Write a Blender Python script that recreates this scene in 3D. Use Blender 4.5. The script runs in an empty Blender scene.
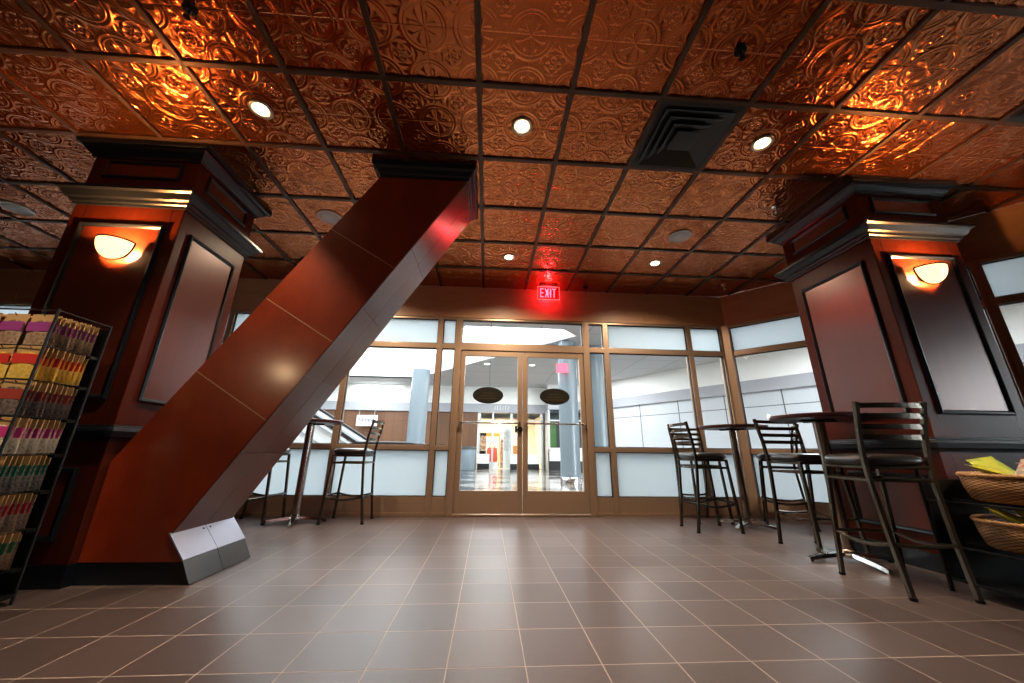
import bpy, bmesh, math, random
from mathutils import Vector, Matrix
random.seed(7)
PI = math.pi
SC = bpy.context.scene
COL = SC.collection
CEIL = 3.035

# ------------------------------------------------------------------ helpers
class MB:
    """collects shapes in one bmesh"""
    def __init__(s): s.bm = bmesh.new()
    def box(s, x0, x1, y0, y1, z0, z1, bev=0.0, mat=None):
        r = bmesh.ops.create_cube(s.bm, size=1.0)
        vs = r['verts']
        M = Matrix.Translation(((x0+x1)/2, (y0+y1)/2, (z0+z1)/2)) @ Matrix.Diagonal((abs(x1-x0), abs(y1-y0), abs(z1-z0), 1))
        if mat is not None: M = mat @ M
        bmesh.ops.transform(s.bm, matrix=M, verts=vs)
        if bev > 0:
            es = list({e for v in vs for e in v.link_edges})
            bmesh.ops.bevel(s.bm, geom=es, offset=bev, segments=2, profile=.7, affect='EDGES')
        return s
    def ring_loft(s, rings, closed=True, cap0=True, cap1=True, loop=True):
        """rings: list of lists of points with equal length"""
        R = [[s.bm.verts.new(p) for p in r] for r in rings]
        n = len(R[0])
        for a, b in zip(R[:-1], R[1:]):
            for i in range(n if loop else n-1):
                j = (i+1) % n
                try: s.bm.faces.new((a[i], a[j], b[j], b[i]))
                except ValueError: pass
        if closed and n > 2:
            if cap0: s.bm.faces.new(list(reversed(R[0])))
            if cap1: s.bm.faces.new(R[-1])
        return s
    def tube(s, pts, r, n=8, closed=False, sx=1.0, rot=0.0):
        """tube along a polyline; r number or list; sx squashes the section"""
        P = [Vector(p) for p in pts]
        m = len(P)
        rr = r if isinstance(r, (list, tuple)) else [r]*m
        T = []
        for i in range(m):
            if closed: t = P[(i+1) % m]-P[i-1]
            else: t = P[min(i+1, m-1)]-P[max(i-1, 0)]
            T.append(t.normalized())
        up = Vector((0, 0, 1))
        if abs(T[0].dot(up)) > .9: up = Vector((1, 0, 0))
        N = (up - T[0]*up.dot(T[0])).normalized()
        rings = []
        for i in range(m):
            N = (N - T[i]*N.dot(T[i]))
            N = N.normalized() if N.length > 1e-6 else T[i].orthogonal().normalized()
            B = T[i].cross(N)
            rings.append([tuple(P[i] + (N*math.cos(a)*sx + B*math.sin(a))*rr[i])
                          for a in [rot+2*PI*k/n for k in range(n)]])
        if closed:
            rings.append(rings[0])
            R = [[s.bm.verts.new(p) for p in r_] for r_ in rings[:-1]]
            R.append(R[0])
            for a, b in zip(R[:-1], R[1:]):
                for k in range(n):
                    try: s.bm.faces.new((a[k], a[(k+1) % n], b[(k+1) % n], b[k]))
                    except ValueError: pass
        else:
            s.ring_loft(rings)
        return s
    def lathe(s, prof, c=(0, 0, 0), n=32, cap0=True, cap1=True, sx=1, sy=1):
        rings = [[(c[0]+r*math.cos(2*PI*k/n)*sx, c[1]+r*math.sin(2*PI*k/n)*sy, c[2]+z) for k in range(n)] for r, z in prof]
        return s.ring_loft(rings, True, cap0, cap1)
    def prism(s, poly, y0, y1):
        """polygon in xz extruded along y"""
        return s.ring_loft([[(x, y0, z) for x, z in poly], [(x, y1, z) for x, z in poly]])
    def prism_z(s, poly, z0, z1):
        return s.ring_loft([[(x, y, z0) for x, y in poly], [(x, y, z1) for x, y in poly]])
    def rect_loft(s, x0, x1, y0, y1, prof, cap0=True, cap1=True):
        """prof: list of (offset outward, z)"""
        rings = [[(x0-o, y0-o, z), (x1+o, y0-o, z), (x1+o, y1+o, z), (x0-o, y1+o, z)] for o, z in prof]
        return s.ring_loft(rings, True, cap0, cap1)
    def build(s, name, mat, parent=None, smooth=False, auto=False, kind=None, loc=None, rot=None):
        bm = s.bm
        bmesh.ops.recalc_face_normals(bm, faces=bm.faces[:])
        me = bpy.data.meshes.new(name)
        bm.to_mesh(me); bm.free()
        if mat is not None: me.materials.append(mat)
        if smooth or auto:
            for p in me.polygons: p.use_smooth = True
        if auto:
            me.set_sharp_from_angle(angle=math.radians(38))
        o = bpy.data.objects.new(name, me)
        COL.objects.link(o)
        if parent is not None: o.parent = parent
        if loc is not None: o.location = loc
        if rot is not None: o.rotation_euler = rot
        if kind: o['kind'] = kind
        return o

def tag(o, label=None, cat=None, group=None, kind=None):
    if label: o['label'] = label
    if cat: o['category'] = cat
    if group: o['group'] = group
    if kind: o['kind'] = kind
    return o

def thing(name, label, cat, loc=(0, 0, 0), rz=0.0, group=None, kind=None):
    o = bpy.data.objects.new(name, None)
    COL.objects.link(o)
    o.empty_display_size = .1
    o.location = loc; o.rotation_euler = (0, 0, rz)
    return tag(o, label, cat, group, kind)

def dup(root, loc, rz, label=None, group=None, rot=None):
    r = root.copy(); COL.objects.link(r)
    r.location = loc
    r.rotation_euler = rot if rot is not None else (0, 0, rz)
    if label: r['label'] = label
    if group: r['group'] = group
    for ch in list(root.children):
        c = ch.copy(); COL.objects.link(c); c.parent = r
        for g in list(ch.children):
            d = g.copy(); COL.objects.link(d); d.parent = c
    return r

def lamp(name, kind, loc, energy, color=(1, 1, 1), size=.05, parent=None, rot=(0, 0, 0), spot=None, blend=.5, sizey=None):
    l = bpy.data.lights.new(name, kind)
    l.energy = energy; l.color = color
    if kind == 'AREA':
        l.size = size
        if sizey: l.shape = 'RECTANGLE'; l.size_y = sizey
    else:
        l.shadow_soft_size = size
    if kind == 'SPOT':
        l.spot_size = spot or 1.6; l.spot_blend = blend
    o = bpy.data.objects.new(name, l)
    COL.objects.link(o)
    o.location = loc; o.rotation_euler = rot
    if parent is not None: o.parent = parent
    return o

# ------------------------------------------------------------------ materials
def newmat(name):
    m = bpy.data.materials.new(name); m.use_nodes = True
    nt = m.node_tree
    return m, nt, nt.nodes['Principled BSDF'], nt.nodes['Material Output']

def pm(name, col, rough=.5, metal=0., spec=.5, coat=0., emit=None, es=0., alpha=None, trans=None):
    m, nt, b, o = newmat(name)
    b.inputs['Base Color'].default_value = (*col, 1)
    b.inputs['Roughness'].default_value = rough
    b.inputs['Metallic'].default_value = metal
    b.inputs['Specular IOR Level'].default_value = spec
    b.inputs['Coat Weight'].default_value = coat
    b.inputs['Coat Roughness'].default_value = .12
    if emit:
        b.inputs['Emission Color'].default_value = (*emit, 1)
        b.inputs['Emission Strength'].default_value = es
    if trans: b.inputs['Transmission Weight'].default_value = trans
    return m

class NG:
    """tiny node-math helper"""
    def __init__(s, nt): s.nt = nt
    def n(s, t, **k):
        x = s.nt.nodes.new(t)
        for a, b in k.items(): setattr(x, a, b)
        return x
    def _in(s, sock, v):
        if hasattr(v, 'links') or hasattr(v, 'is_linked'): s.nt.links.new(v, sock)
        else: sock.default_value = v
    def m(s, op, a, b=0.0, c=None):
        x = s.n('ShaderNodeMath', operation=op)
        s._in(x.inputs[0], a); s._in(x.inputs[1], b)
        if c is not None: s._in(x.inputs[2], c)
        return x.outputs[0]
    def v(s, op, a, b=(0, 0, 0)):
        x = s.n('ShaderNodeVectorMath', operation=op)
        s._in(x.inputs[0], a)
        if op == 'SCALE': s._in(x.inputs[3], b)
        else: s._in(x.inputs[1], b)
        return x.outputs[1] if op in ('LENGTH', 'DOT_PRODUCT') else x.outputs[0]
    def sep(s, a):
        x = s.n('ShaderNodeSeparateXYZ'); s.nt.links.new(a, x.inputs[0]); return x.outputs
    def comb(s, a, b, c=0.0):
        x = s.n('ShaderNodeCombineXYZ')
        s._in(x.inputs[0], a); s._in(x.inputs[1], b); s._in(x.inputs[2], c)
        return x.outputs[0]
    def coord(s, which='Object'):
        return s.n('ShaderNodeTexCoord').outputs[which]
    def noise(s, vec, scale, detail=2., rough=.5):
        x = s.n('ShaderNodeTexNoise')
        s.nt.links.new(vec, x.inputs['Vector'])
        x.inputs['Scale'].default_value = scale; x.inputs['Detail'].default_value = detail
        x.inputs['Roughness'].default_value = rough
        return x.outputs[0]
    def ramp(s, fac, stops):
        x = s.n('ShaderNodeValToRGB')
        s.nt.links.new(fac, x.inputs[0])
        e = x.color_ramp.elements
        while len(e) < len(stops): e.new(.5)
        for k, (p, c) in enumerate(stops):
            e[k].position = p; e[k].color = (*c, 1)
        return x.outputs[0]
    def mix(s, f, a, b):
        x = s.n('ShaderNodeMix', data_type='RGBA')
        s._in(x.inputs[0], f)
        for sock, v in ((x.inputs[6], a), (x.inputs[7], b)):
            if isinstance(v, tuple): sock.default_value = (*v, 1)
            else: s.nt.links.new(v, sock)
        return x.outputs[2]
    def bump(s, h, strength, dist):
        x = s.n('ShaderNodeBump')
        s.nt.links.new(h, x.inputs['Height'])
        x.inputs['Strength'].default_value = strength; x.inputs['Distance'].default_value = dist
        return x.outputs[0]

def wood(name, dark, light, scale=(14, 14, 1.2), rough=.32, coat=.6, contrast=(.3, .75), spec=.5, bump=.08, crough=.2):
    m, nt, b, o = newmat(name)
    g = NG(nt)
    vec = g.v('MULTIPLY', g.coord('Object'), scale)
    f = g.noise(vec, 1.6, 5., .6)
    f2 = g.noise(g.coord('Object'), 2.2, 3., .6)
    f = g.m('ADD', g.m('MULTIPLY', f, .65), g.m('MULTIPLY', f2, .35))
    c = g.ramp(f, [(contrast[0], dark), (contrast[1], light)])
    nt.links.new(c, b.inputs['Base Color'])
    b.inputs['Roughness'].default_value = rough
    b.inputs['Coat Weight'].default_value = coat
    b.inputs['Specular IOR Level'].default_value = spec
    b.inputs['Coat Roughness'].default_value = crough
    if bump: nt.links.new(g.bump(f, bump, .002), b.inputs['Normal'])
    return m

M = {}
M['cherry'] = wood('cherry_wood', (.052, .0075, .003), (.098, .015, .005), rough=.40, coat=.0, spec=.13)
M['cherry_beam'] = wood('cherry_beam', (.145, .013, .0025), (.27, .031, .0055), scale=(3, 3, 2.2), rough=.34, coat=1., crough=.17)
M['cherry_under_shaded'] = wood('cherry_beam_shaded', (.075, .018, .010), (.12, .028, .015), scale=(3, 3, 2.2), rough=.28, coat=.5)
M['panel_field'] = wood('panel_field', (.07, .012, .005), (.11, .019, .007), scale=(10, 10, .8), rough=.31, coat=.0, spec=.85, bump=0)
M['panel_field'].node_tree.nodes['Principled BSDF'].inputs['Specular Tint'].default_value = (1, .74, .70, 1)
M['black_trim'] = pm('black_trim', (.007, .009, .013), .30, spec=.4)
M['black_metal'] = pm('black_metal', (.007, .007, .008), .5, spec=.15)
M['stool_metal'] = pm('stool_metal', (.095, .080, .060), .24, metal=.8)
M['chrome'] = pm('chrome', (.72, .70, .68), .16, metal=1.)
M['brushed'] = pm('brushed_column', (.34, .29, .25), .25, metal=1.)
M['vinyl'] = pm('black_vinyl', (.014, .013, .013), .33, coat=.2)
M['table_top'] = wood('table_laminate', (.045, .008, .010), (.08, .014, .014), scale=(4, 4, 4), rough=.42, coat=.1)
M['steel_plate'] = pm('steel_plate', (.30, .315, .39), .42, metal=.7)
M['steel_shaded'] = pm('steel_shaded', (.035, .035, .04), .3)  # lower plates: their dimmer reflection is put into a darker steel
M['brass'] = pm('brass_threshold', (.72, .55, .36), .28, metal=1.)
M['bronze'] = pm('bronze_frame', (.50, .35, .245), .36, metal=.5)
M['bronze_dark'] = pm('gasket', (.015, .014, .013), .5)
M['seam_glint'] = pm('seam_edge_glint', (.40, .22, .13), .45)  # glint on the brace seam edges, put into a lighter colour
M['white_paint'] = pm('white_paint', (.82, .82, .80), .6)
M['plastic_white'] = pm('white_plastic', (.88, .87, .84), .5)
M['speaker_grille'] = pm('speaker_grille', (.62, .62, .62), .6)
M['dark_vent'] = pm('dark_vent', (.006, .008, .008), .42)
M['t_bar'] = pm('ceiling_t_bar', (.085, .045, .028), .4, metal=.6)
M['lamp_trim'] = pm('lamp_trim', (.45, .36, .26), .3, metal=.8)
M['bulb'] = pm('bulb', (1, .9, .75), .4, emit=(1, .82, .58), es=22.)
M['red_letter'] = pm('red_letter', (1, .1, .14), .4, emit=(1., .10, .16), es=3.5)
M['red_blob'] = pm('red_blob', (1, .05, .1), .4, emit=(1., .08, .14), es=2.2)
M['oval'] = pm('oval_decal', (.012, .010, .006), .4)
M['gold_line'] = pm('decal_line', (.12, .085, .03), .4)
M['mall_white'] = pm('mall_white', (.86, .86, .83), .7)
M['mall_band'] = pm('mall_band', (.36, .37, .40), .6)
M['mall_column'] = pm('mall_column', (.20, .245, .275), .3)
M['rack_wire'] = pm('rack_wire', (.010, .010, .010), .4, metal=.4)

# glass
def glass(name, tint=(1, 1, 1), refl=1.0):
    m, nt, b, o = newmat(name); nt.nodes.remove(b)
    g = NG(nt)
    t = g.n('ShaderNodeBsdfTransparent'); t.inputs[0].default_value = (*tint, 1)
    gl = g.n('ShaderNodeBsdfGlossy'); gl.inputs['Roughness'].default_value = .01
    fr = g.n('ShaderNodeFresnel'); fr.inputs[0].default_value = 1.45
    mx = g.n('ShaderNodeMixShader')
    geo = g.n('ShaderNodeNewGeometry')
    front = g.m('SUBTRACT', 1.0, geo.outputs['Backfacing'])
    nt.links.new(g.m('MULTIPLY', g.m('MULTIPLY', fr.outputs[0], refl), front), mx.inputs[0])
    nt.links.new(t.outputs[0], mx.inputs[1]); nt.links.new(gl.outputs[0], mx.inputs[2])
    nt.links.new(mx.outputs[0], o.inputs[0])
    return m
M['glass'] = glass('window_glass', (.96, .98, .98), 1.3)
M['clear_bag'] = glass('clear_film', (.9, .9, .9), 2.)

def frosted(name, col=(.66, .72, .745)):
    m, nt, b, o = newmat(name); nt.nodes.remove(b)
    g = NG(nt)
    t = g.n('ShaderNodeBsdfTranslucent'); t.inputs[0].default_value = (*col, 1)
    d = g.n('ShaderNodeBsdfDiffuse'); d.inputs[0].default_value = (*col, 1)
    gl = g.n('ShaderNodeBsdfGlossy'); gl.inputs['Roughness'].default_value = .06
    mx = g.n('ShaderNodeMixShader'); mx.inputs[0].default_value = .15
    nt.links.new(t.outputs[0], mx.inputs[1]); nt.links.new(d.outputs[0], mx.inputs[2])
    fr = g.n('ShaderNodeFresnel'); fr.inputs[0].default_value = 1.4
    m2 = g.n('ShaderNodeMixShader')
    geo = g.n('ShaderNodeNewGeometry')
    nt.links.new(g.m('MULTIPLY', fr.outputs[0], g.m('SUBTRACT', 1.0, geo.outputs['Backfacing'])), m2.inputs[0])
    nt.links.new(mx.outputs[0], m2.inputs[1]); nt.links.new(gl.outputs[0], m2.inputs[2])
    nt.links.new(m2.outputs[0], o.inputs[0])
    return m
M['frosted'] = frosted('frosted_glass')

# floor tiles
def tile_floor():
    m, nt, b, o = newmat('floor_tiles'); g = NG(nt)
    T = .2894
    p = g.v('SCALE', g.v('SUBTRACT', g.coord('Object'), (.165, 1.3148, 0)), 1/T)
    s = g.sep(p)
    fx = g.m('ABSOLUTE', g.m('SUBTRACT', g.m('FRACT', g.m('ADD', s[0], .5)), .5))
    fy = g.m('ABSOLUTE', g.m('SUBTRACT', g.m('FRACT', g.m('ADD', s[1], .5)), .5))
    d = g.m('MINIMUM', fx, fy)
    line = g.m('SUBTRACT', 1.0, g.m('SMOOTH_MIN', g.m('MULTIPLY', d, 1/.0118), 1.0, .2))
    line = g.m('MAXIMUM', line, 0.0)
    cell = g.comb(g.m('FLOOR', s[0]), g.m('FLOOR', s[1]))
    wn = g.n('ShaderNodeTexWhiteNoise'); nt.links.new(cell, wn.inputs[0])
    grain = g.noise(g.v('MULTIPLY', g.coord('Object'), (6, 60, 1)), 3., 4., .7)
    base = g.ramp(g.m('ADD', g.m('MULTIPLY', grain, .7), g.m('MULTIPLY', wn.outputs[0], .3)),
                  [(.25, (.064, .045, .043)), (.8, (.132, .094, .088))])
    c = g.mix(line, base, (.56, .45, .38))
    nt.links.new(c, b.inputs['Base Color'])
    nt.links.new(g.m('ADD', g.m('ADD', .30, g.m('MULTIPLY', grain, .10)), g.m('MULTIPLY', line, .4)), b.inputs['Roughness'])
    h = g.m('SUBTRACT', g.m('MULTIPLY', grain, .06), line)
    nt.links.new(g.bump(h, .22, .004), b.inputs['Normal'])
    b.inputs['Specular IOR Level'].default_value = .5
    return m
M['floor'] = tile_floor()

# embossed copper ceiling
def copper():
    m, nt, b, o = newmat('embossed_copper'); g = NG(nt)
    P = g.v('SCALE', g.v('SUBTRACT', g.coord('Object'), (-.1249, 1.1247, 0)), 1/.305)
    s = g.sep(P)
    ux = g.m('SUBTRACT', g.m('FRACT', g.m('ADD', s[0], .5)), .5)
    uy = g.m('SUBTRACT', g.m('FRACT', g.m('ADD', s[1], .5)), .5)
    vx = g.m('SUBTRACT', g.m('FRACT', s[0]), .5)
    vy = g.m('SUBTRACT', g.m('FRACT', s[1]), .5)
    U = g.comb(ux, uy); V = g.comb(vx, vy)
    r = g.v('LENGTH', U); th = g.m('ARCTAN2', uy, ux)
    q = g.v('LENGTH', V); ph = g.m('ARCTAN2', vy, vx)
    def bell(x, c, w):
        d = g.m('DIVIDE', g.m('SUBTRACT', x, c), w)
        return g.m('POWER', 2.718, g.m('MULTIPLY', g.m('MULTIPLY', d, d), -1.0))
    ring = bell(r, .43, .030)
    ring2 = g.m('MULTIPLY', bell(r, .36, .016), .6)
    # fleur petals inside the circle
    pet = g.m('ABSOLUTE', g.m('COSINE', g.m('MULTIPLY', th, 2.0)))
    pet = g.m('MULTIPLY', bell(g.m('SUBTRACT', pet, g.m('MULTIPLY', r, 2.6)), 0.0, .17), bell(r, .19, .12))
    pet2 = g.m('MULTIPLY', g.m('ABSOLUTE', g.m('SINE', g.m('MULTIPLY', th, 4.0))), bell(r, .25, .045))
    core = bell(r, 0.0, .045)
    # scrollwork between the circles
    spir = g.m('SINE', g.m('ADD', g.m('MULTIPLY', q, 44.0), g.m('MULTIPLY', ph, 4.0)))
    spir2 = g.m('SINE', g.m('SUBTRACT', g.m('MULTIPLY', q, 44.0), g.m('MULTIPLY', ph, 4.0)))
    flo = g.m('MULTIPLY', g.m('MULTIPLY', g.m('MAXIMUM', spir, spir2), .75), bell(q, 0.0, .42))
    out = g.m('GREATER_THAN', r, .47)
    flo = g.m('MULTIPLY', flo, out)
    seam = g.m('MINIMUM', g.m('ABSOLUTE', ux), g.m('ABSOLUTE', uy))
    seam = bell(seam, 0.0, .012)
    nz = g.noise(g.coord('Object'), 26., 2., .5)
    h = g.m('ADD', g.m('ADD', ring, ring2), g.m('ADD', pet, g.m('MULTIPLY', pet2, .6)))
    h = g.m('ADD', h, g.m('ADD', core, flo))
    h = g.m('ADD', h, g.m('MULTIPLY', nz, .06))
    h = g.m('SUBTRACT', h, g.m('MULTIPLY', seam, .7))
    nt.links.new(g.bump(h, 1.0, .0023), b.inputs['Normal'])
    tint = g.noise(g.coord('Object'), .9, 2., .5)
    c = g.ramp(tint, [(.3, (.44, .115, .034)), (.7, (.53, .162, .050))])
    nt.links.new(c, b.inputs['Base Color'])
    b.inputs['Metallic'].default_value = .94
    b.inputs['Roughness'].default_value = .19
    return m
M['copper'] = copper()

# brown wall laminate with soft seams
def laminate():
    m, nt, b, o = newmat('brown_laminate'); g = NG(nt)
    f = g.noise(g.v('MULTIPLY', g.coord('Object'), (2, 2, 9)), 1.4, 4., .6)
    c = g.ramp(f, [(.3, (.50, .27, .145)), (.75, (.60, .34, .19))])
    nt.links.new(c, b.inputs['Base Color'])
    b.inputs['Roughness'].default_value = .42
    return m
M['laminate'] = laminate()

def planks(name, dark, light, w=.42):
    m, nt, b, o = newmat(name); g = NG(nt)
    s = g.sep(g.coord('Object'))
    k = g.m('DIVIDE', s[0], w)
    wn = g.n('ShaderNodeTexWhiteNoise'); nt.links.new(g.comb(g.m('FLOOR', k), 0.), wn.inputs[0])
    edge = g.m('LESS_THAN', g.m('FRACT', k), .04)
    f = g.noise(g.v('MULTIPLY', g.coord('Object'), (12, 12, .7)), 1.5, 4., .6)
    f = g.m('ADD', g.m('MULTIPLY', f, .6), g.m('MULTIPLY', wn.outputs[0], .4))
    c = g.mix(edge, g.ramp(f, [(.2, dark), (.8, light)]), (.06, .03, .015))
    nt.links.new(c, b.inputs['Base Color'])
    b.inputs['Roughness'].default_value = .45
    return m
M['mall_wood'] = planks('mall_wood_planks', (.11, .045, .018), (.18, .077, .033))

def checker():
    m, nt, b, o = newmat('mall_checker'); g = NG(nt)
    s = g.sep(g.coord('Object'))
    a = g.m('MULTIPLY', g.m('ADD', s[0], s[1]), .62); c_ = g.m('MULTIPLY', g.m('SUBTRACT', s[0], s[1]), .62)
    ch = g.n('ShaderNodeTexChecker'); nt.links.new(g.comb(a, c_, .3), ch.inputs[0]); ch.inputs['Scale'].default_value = 1.0
    ch.inputs[1].default_value = (.34, .31, .28, 1); ch.inputs[2].default_value = (.035, .032, .032, 1)
    nt.links.new(ch.outputs[0], b.inputs['Base Color'])
    b.inputs['Roughness'].default_value = .12
    return m
M['checker'] = checker()

def act():
    m, nt, b, o = newmat('mall_ceiling_tile'); g = NG(nt)
    s = g.sep(g.coord('Object'))
    fx = g.m('LESS_THAN', g.m('FRACT', g.m('MULTIPLY', s[0], 1/1.2)), .015)
    fy = g.m('LESS_THAN', g.m('FRACT', g.m('MULTIPLY', s[1], 1/1.2)), .015)
    c = g.mix(g.m('MAXIMUM', fx, fy), (.56, .565, .57), (.22, .22, .23))
    nt.links.new(c, b.inputs['Base Color']); b.inputs['Roughness'].default_value = .8
    return m
M['act'] = act()

def panelgrid():
    m, nt, b, o = newmat('mall_panel_grid'); g = NG(nt)
    s = g.sep(g.coord('Object'))
    fx = g.m('LESS_THAN', g.m('FRACT', g.m('MULTIPLY', s[0], 1/1.55)), .022)
    fz = g.m('LESS_THAN', g.m('ABSOLUTE', g.m('SUBTRACT', s[2], 2.08)), .012)
    fz2 = g.m('LESS_THAN', g.m('ABSOLUTE', g.m('SUBTRACT', s[2], .9)), .012)
    c = g.mix(g.m('MAXIMUM', g.m('MAXIMUM', fx, fz), fz2), (.50, .535, .57), (.10, .11, .12))
    nt.links.new(c, b.inputs['Base Color']); b.inputs['Roughness'].default_value = .5
    return m
M['panelgrid'] = panelgrid()

def wicker():
    m, nt, b, o = newmat('wicker'); g = NG(nt)
    s = g.sep(g.coord('Object'))
    th = g.m('MULTIPLY', g.m('ARCTAN2', g.m('MULTIPLY', s[1], 1.6), s[0]), 36.0)
    zz = g.m('MULTIPLY', s[2], 420.0)
    w = g.m('MULTIPLY', g.m('SINE', th), g.m('SINE', zz))
    f = g.m('ADD', g.m('MULTIPLY', w, .5), .5)
    c = g.ramp(f, [(.1, (.14, .06, .02)), (.8, (.50, .26, .10))])
    nt.links.new(c, b.inputs['Base Color']); b.inputs['Roughness'].default_value = .5
    nt.links.new(g.bump(f, .8, .004), b.inputs['Normal'])
    return m
M['wicker'] = wicker()
M['wicker_rim'] = pm('wicker_rim', (.52, .27, .11), .45)

def speckle(name, cols, scale=60., rough=.3, coat=.5):
    m, nt, b, o = newmat(name); g = NG(nt)
    v = g.n('ShaderNodeTexVoronoi'); nt.links.new(g.coord('Object'), v.inputs['Vector']); v.inputs['Scale'].default_value = scale
    sp = g.sep(v.outputs['Color'])
    n = len(cols)
    c = g.ramp(sp[0], [(i/(n-1) if n > 1 else 0, k) for i, k in enumerate(cols)])
    nt.links.new(c, b.inputs['Base Color'])
    b.inputs['Roughness'].default_value = rough; b.inputs['Coat Weight'].default_value = coat
    return m

# ------------------------------------------------------------------ camera
def set_camera():
    pi_, ya, ro, f = .2976, .0627, .0121, 357.0
    cy, sy, cp, sp = math.cos(ya), math.sin(ya), math.cos(pi_), math.sin(pi_)
    fw = Vector((sy*cp, cy*cp, sp)); r = Vector((cy, -sy, 0)); u = r.cross(fw)
    cr, sr = math.cos(ro), math.sin(ro)
    R, U = cr*r + sr*u, -sr*r + cr*u
    mt = Matrix((( R.x, U.x, -fw.x, 0), (R.y, U.y, -fw.y, 0), (R.z, U.z, -fw.z, .76), (0, 0, 0, 1)))
    cd = bpy.data.cameras.new('camera'); cd.sensor_width = 36.; cd.lens = f/1024*36
    cd.clip_start = .05; cd.clip_end = 200
    o = bpy.data.objects.new('camera', cd); COL.objects.link(o); o.matrix_world = mt
    SC.camera = o
set_camera()

# ------------------------------------------------------------------ room shell
YB = 4.78
S2 = math.sqrt(.5)
# footprint of the room (counter-clockwise), used for floor and ceiling
FOOT = [(-7.2, -5.0), (11.6, -5.0), (11.6, -4.2), (3.83, 3.57), (4.25, 3.99), (3.46, 4.78), (-7.2, 4.78)]
MB().prism_z(FOOT, -.12, 0).build('floor', M['floor'], kind='structure')
MB().prism_z(FOOT, CEIL, CEIL+.12).build('ceiling', M['copper'], kind='structure')
gb = MB()
GX, GY = -.1249, 1.1247
def xmax(y):
    if y > 3.57: return 8.24-y if y > 3.99 else (3.83 + (y-3.57))
    return min(11.6, 7.4-y)
for i in range(-12, 19):
    x = GX + .61*i
    if x < -7.1: continue
    y1 = YB
    if x > 3.46: y1 = 8.24-x if x < 3.83 else (7.4-x)
    if y1 < -4.9: continue
    gb.box(x-.017, x+.017, -4.95, y1-.02, CEIL-.014, CEIL+.01, .004)
for j in range(-9, 7):
    y = GY + .61*j
    if y > YB-.05 or y < -4.9: continue
    gb.box(-7.15, xmax(y)-.03, y-.017, y+.017, CEIL-.0135, CEIL+.01, .004)
gb.build('trim_1', M['t_bar'], kind='structure')

def wallmat(p0, p1):
    """local frame: x along the wall from p0 to p1, y away from the room, z up"""
    d = Vector((p1[0]-p0[0], p1[1]-p0[1])); L = d.length; a = math.atan2(d.y, d.x)
    return (p0[0], p0[1], 0), (0, 0, a), L

HEAD, BAR, SILL, KICK = 2.56, 2.14, .79, .215
def soffit(name, p0, p1):
    loc, rot, L = wallmat(p0, p1)
    m = MB().box(0, L, 0, .14, HEAD, CEIL-.001)
    x = .9
    while x < L-.3:
        m.box(x-.003, x+.003, -.004, .01, HEAD+.0, CEIL-.002); x += 1.22
    m.box(0, L, -.012, .0, HEAD-.0, HEAD+.03, .003)
    return m.build(name, M['laminate'], kind='structure', loc=loc, rot=rot)
soffit('wall_back', (-7.2, YB), (3.46, YB))
soffit('wall_right', (3.46, YB), (4.25, 3.99))
soffit('wall_corner', (4.25, 3.99), (3.83, 3.57))
soffit('wall_side', (3.83, 3.57), (11.6, -4.2))
MB().box(-7.34, -7.2, -5.0, 4.92, 0, CEIL).build('wall_left', M['cherry'], kind='structure')
MB().box(-7.2, 11.74, -5.14, -5.0, 0, CEIL).build('wall_rear', M['cherry'], kind='structure')
MB().box(11.6, 11.74, -5.0, -4.2, 0, CEIL).build('wall_far', M['cherry'], kind='structure')

WN = [0]
def window(p0, p1, frosted_top=True, low=True, mull=.07, kickcol=None):
    """one framed bay between two mullion centres"""
    WN[0] += 1
    loc, rot, L = wallmat(p0, p1)
    h = mull/2
    f = MB()
    D0, D1 = .0, .10
    f.box(0, h, D0, D1, 0, HEAD, .004); f.box(L-h, L, D0, D1, 0, HEAD, .004)
    f.box(h, L-h, D0+.001, D1, HEAD-.03, HEAD, .003)
    f.box(h, L-h, D0+.001, D1, BAR-.035, BAR+.035, .003)
    if low:
        f.box(h, L-h, D0-.015, D1, SILL-.03, SILL+.03, .004)
        f.box(h, L-h, D0+.012, D1-.012, .0, KICK, .003)
        f.box(h, L-h, D0-.004, D1, .0, .035, .003)
    o = f.build('window_%d' % WN[0], M['bronze'], kind='structure', loc=loc, rot=rot, auto=False)
    gk = MB()
    g_ = .009
    def gasket(z0, z1):
        gk.box(h, h+g_, .02, .055, z0, z1); gk.box(L-h-g_, L-h, .02, .055, z0, z1)
        gk.box(h, L-h, .02, .055, z0, z0+g_); gk.box(h, L-h, .02, .055, z1-g_, z1)
    gasket(BAR+.035, HEAD-.03); gasket(SILL+.03, BAR-.035)
    if low: gasket(KICK, SILL-.03)
    gk.build('gasket', M['bronze_dark'], o)
    MB().box(h+.002, L-h-.002, .040, .046, SILL+.03, BAR-.035).build('pane', M['glass'], o)
    MB().box(h+.002, L-h-.002, .040, .046, BAR+.035, HEAD-.03).build('transom_pane', M['frosted'] if frosted_top else M['glass'], o)
    if low: MB().box(h+.002, L-h-.002, .040, .046, KICK, SILL-.03).build('frosted_panel', M['frosted'], o)
    return o

xs = [-7.2, -6.0, -4.76, -3.52, -3.16, -1.92, -.70]
for a, b in zip(xs[:-1], xs[1:]): window((a, YB), (b, YB))
window((-.70, YB), (-.455, YB))
window((1.365, YB), (1.645, YB), frosted_top=False)
window((1.645, YB), (2.885, YB))
window((2.885, YB), (3.40, YB))
window((3.46, YB), (4.25, 3.99), mull=.10)
def along(t): return (3.83+t*S2, 3.57-t*S2)
tt = [0.0, 1.13, 1.50, 2.74, 3.98, 4.34, 5.58, 6.82, 8.06, 9.30, 10.54, 10.98]
for a, b in zip(tt[:-1], tt[1:]): window(along(a), along(b))
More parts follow.
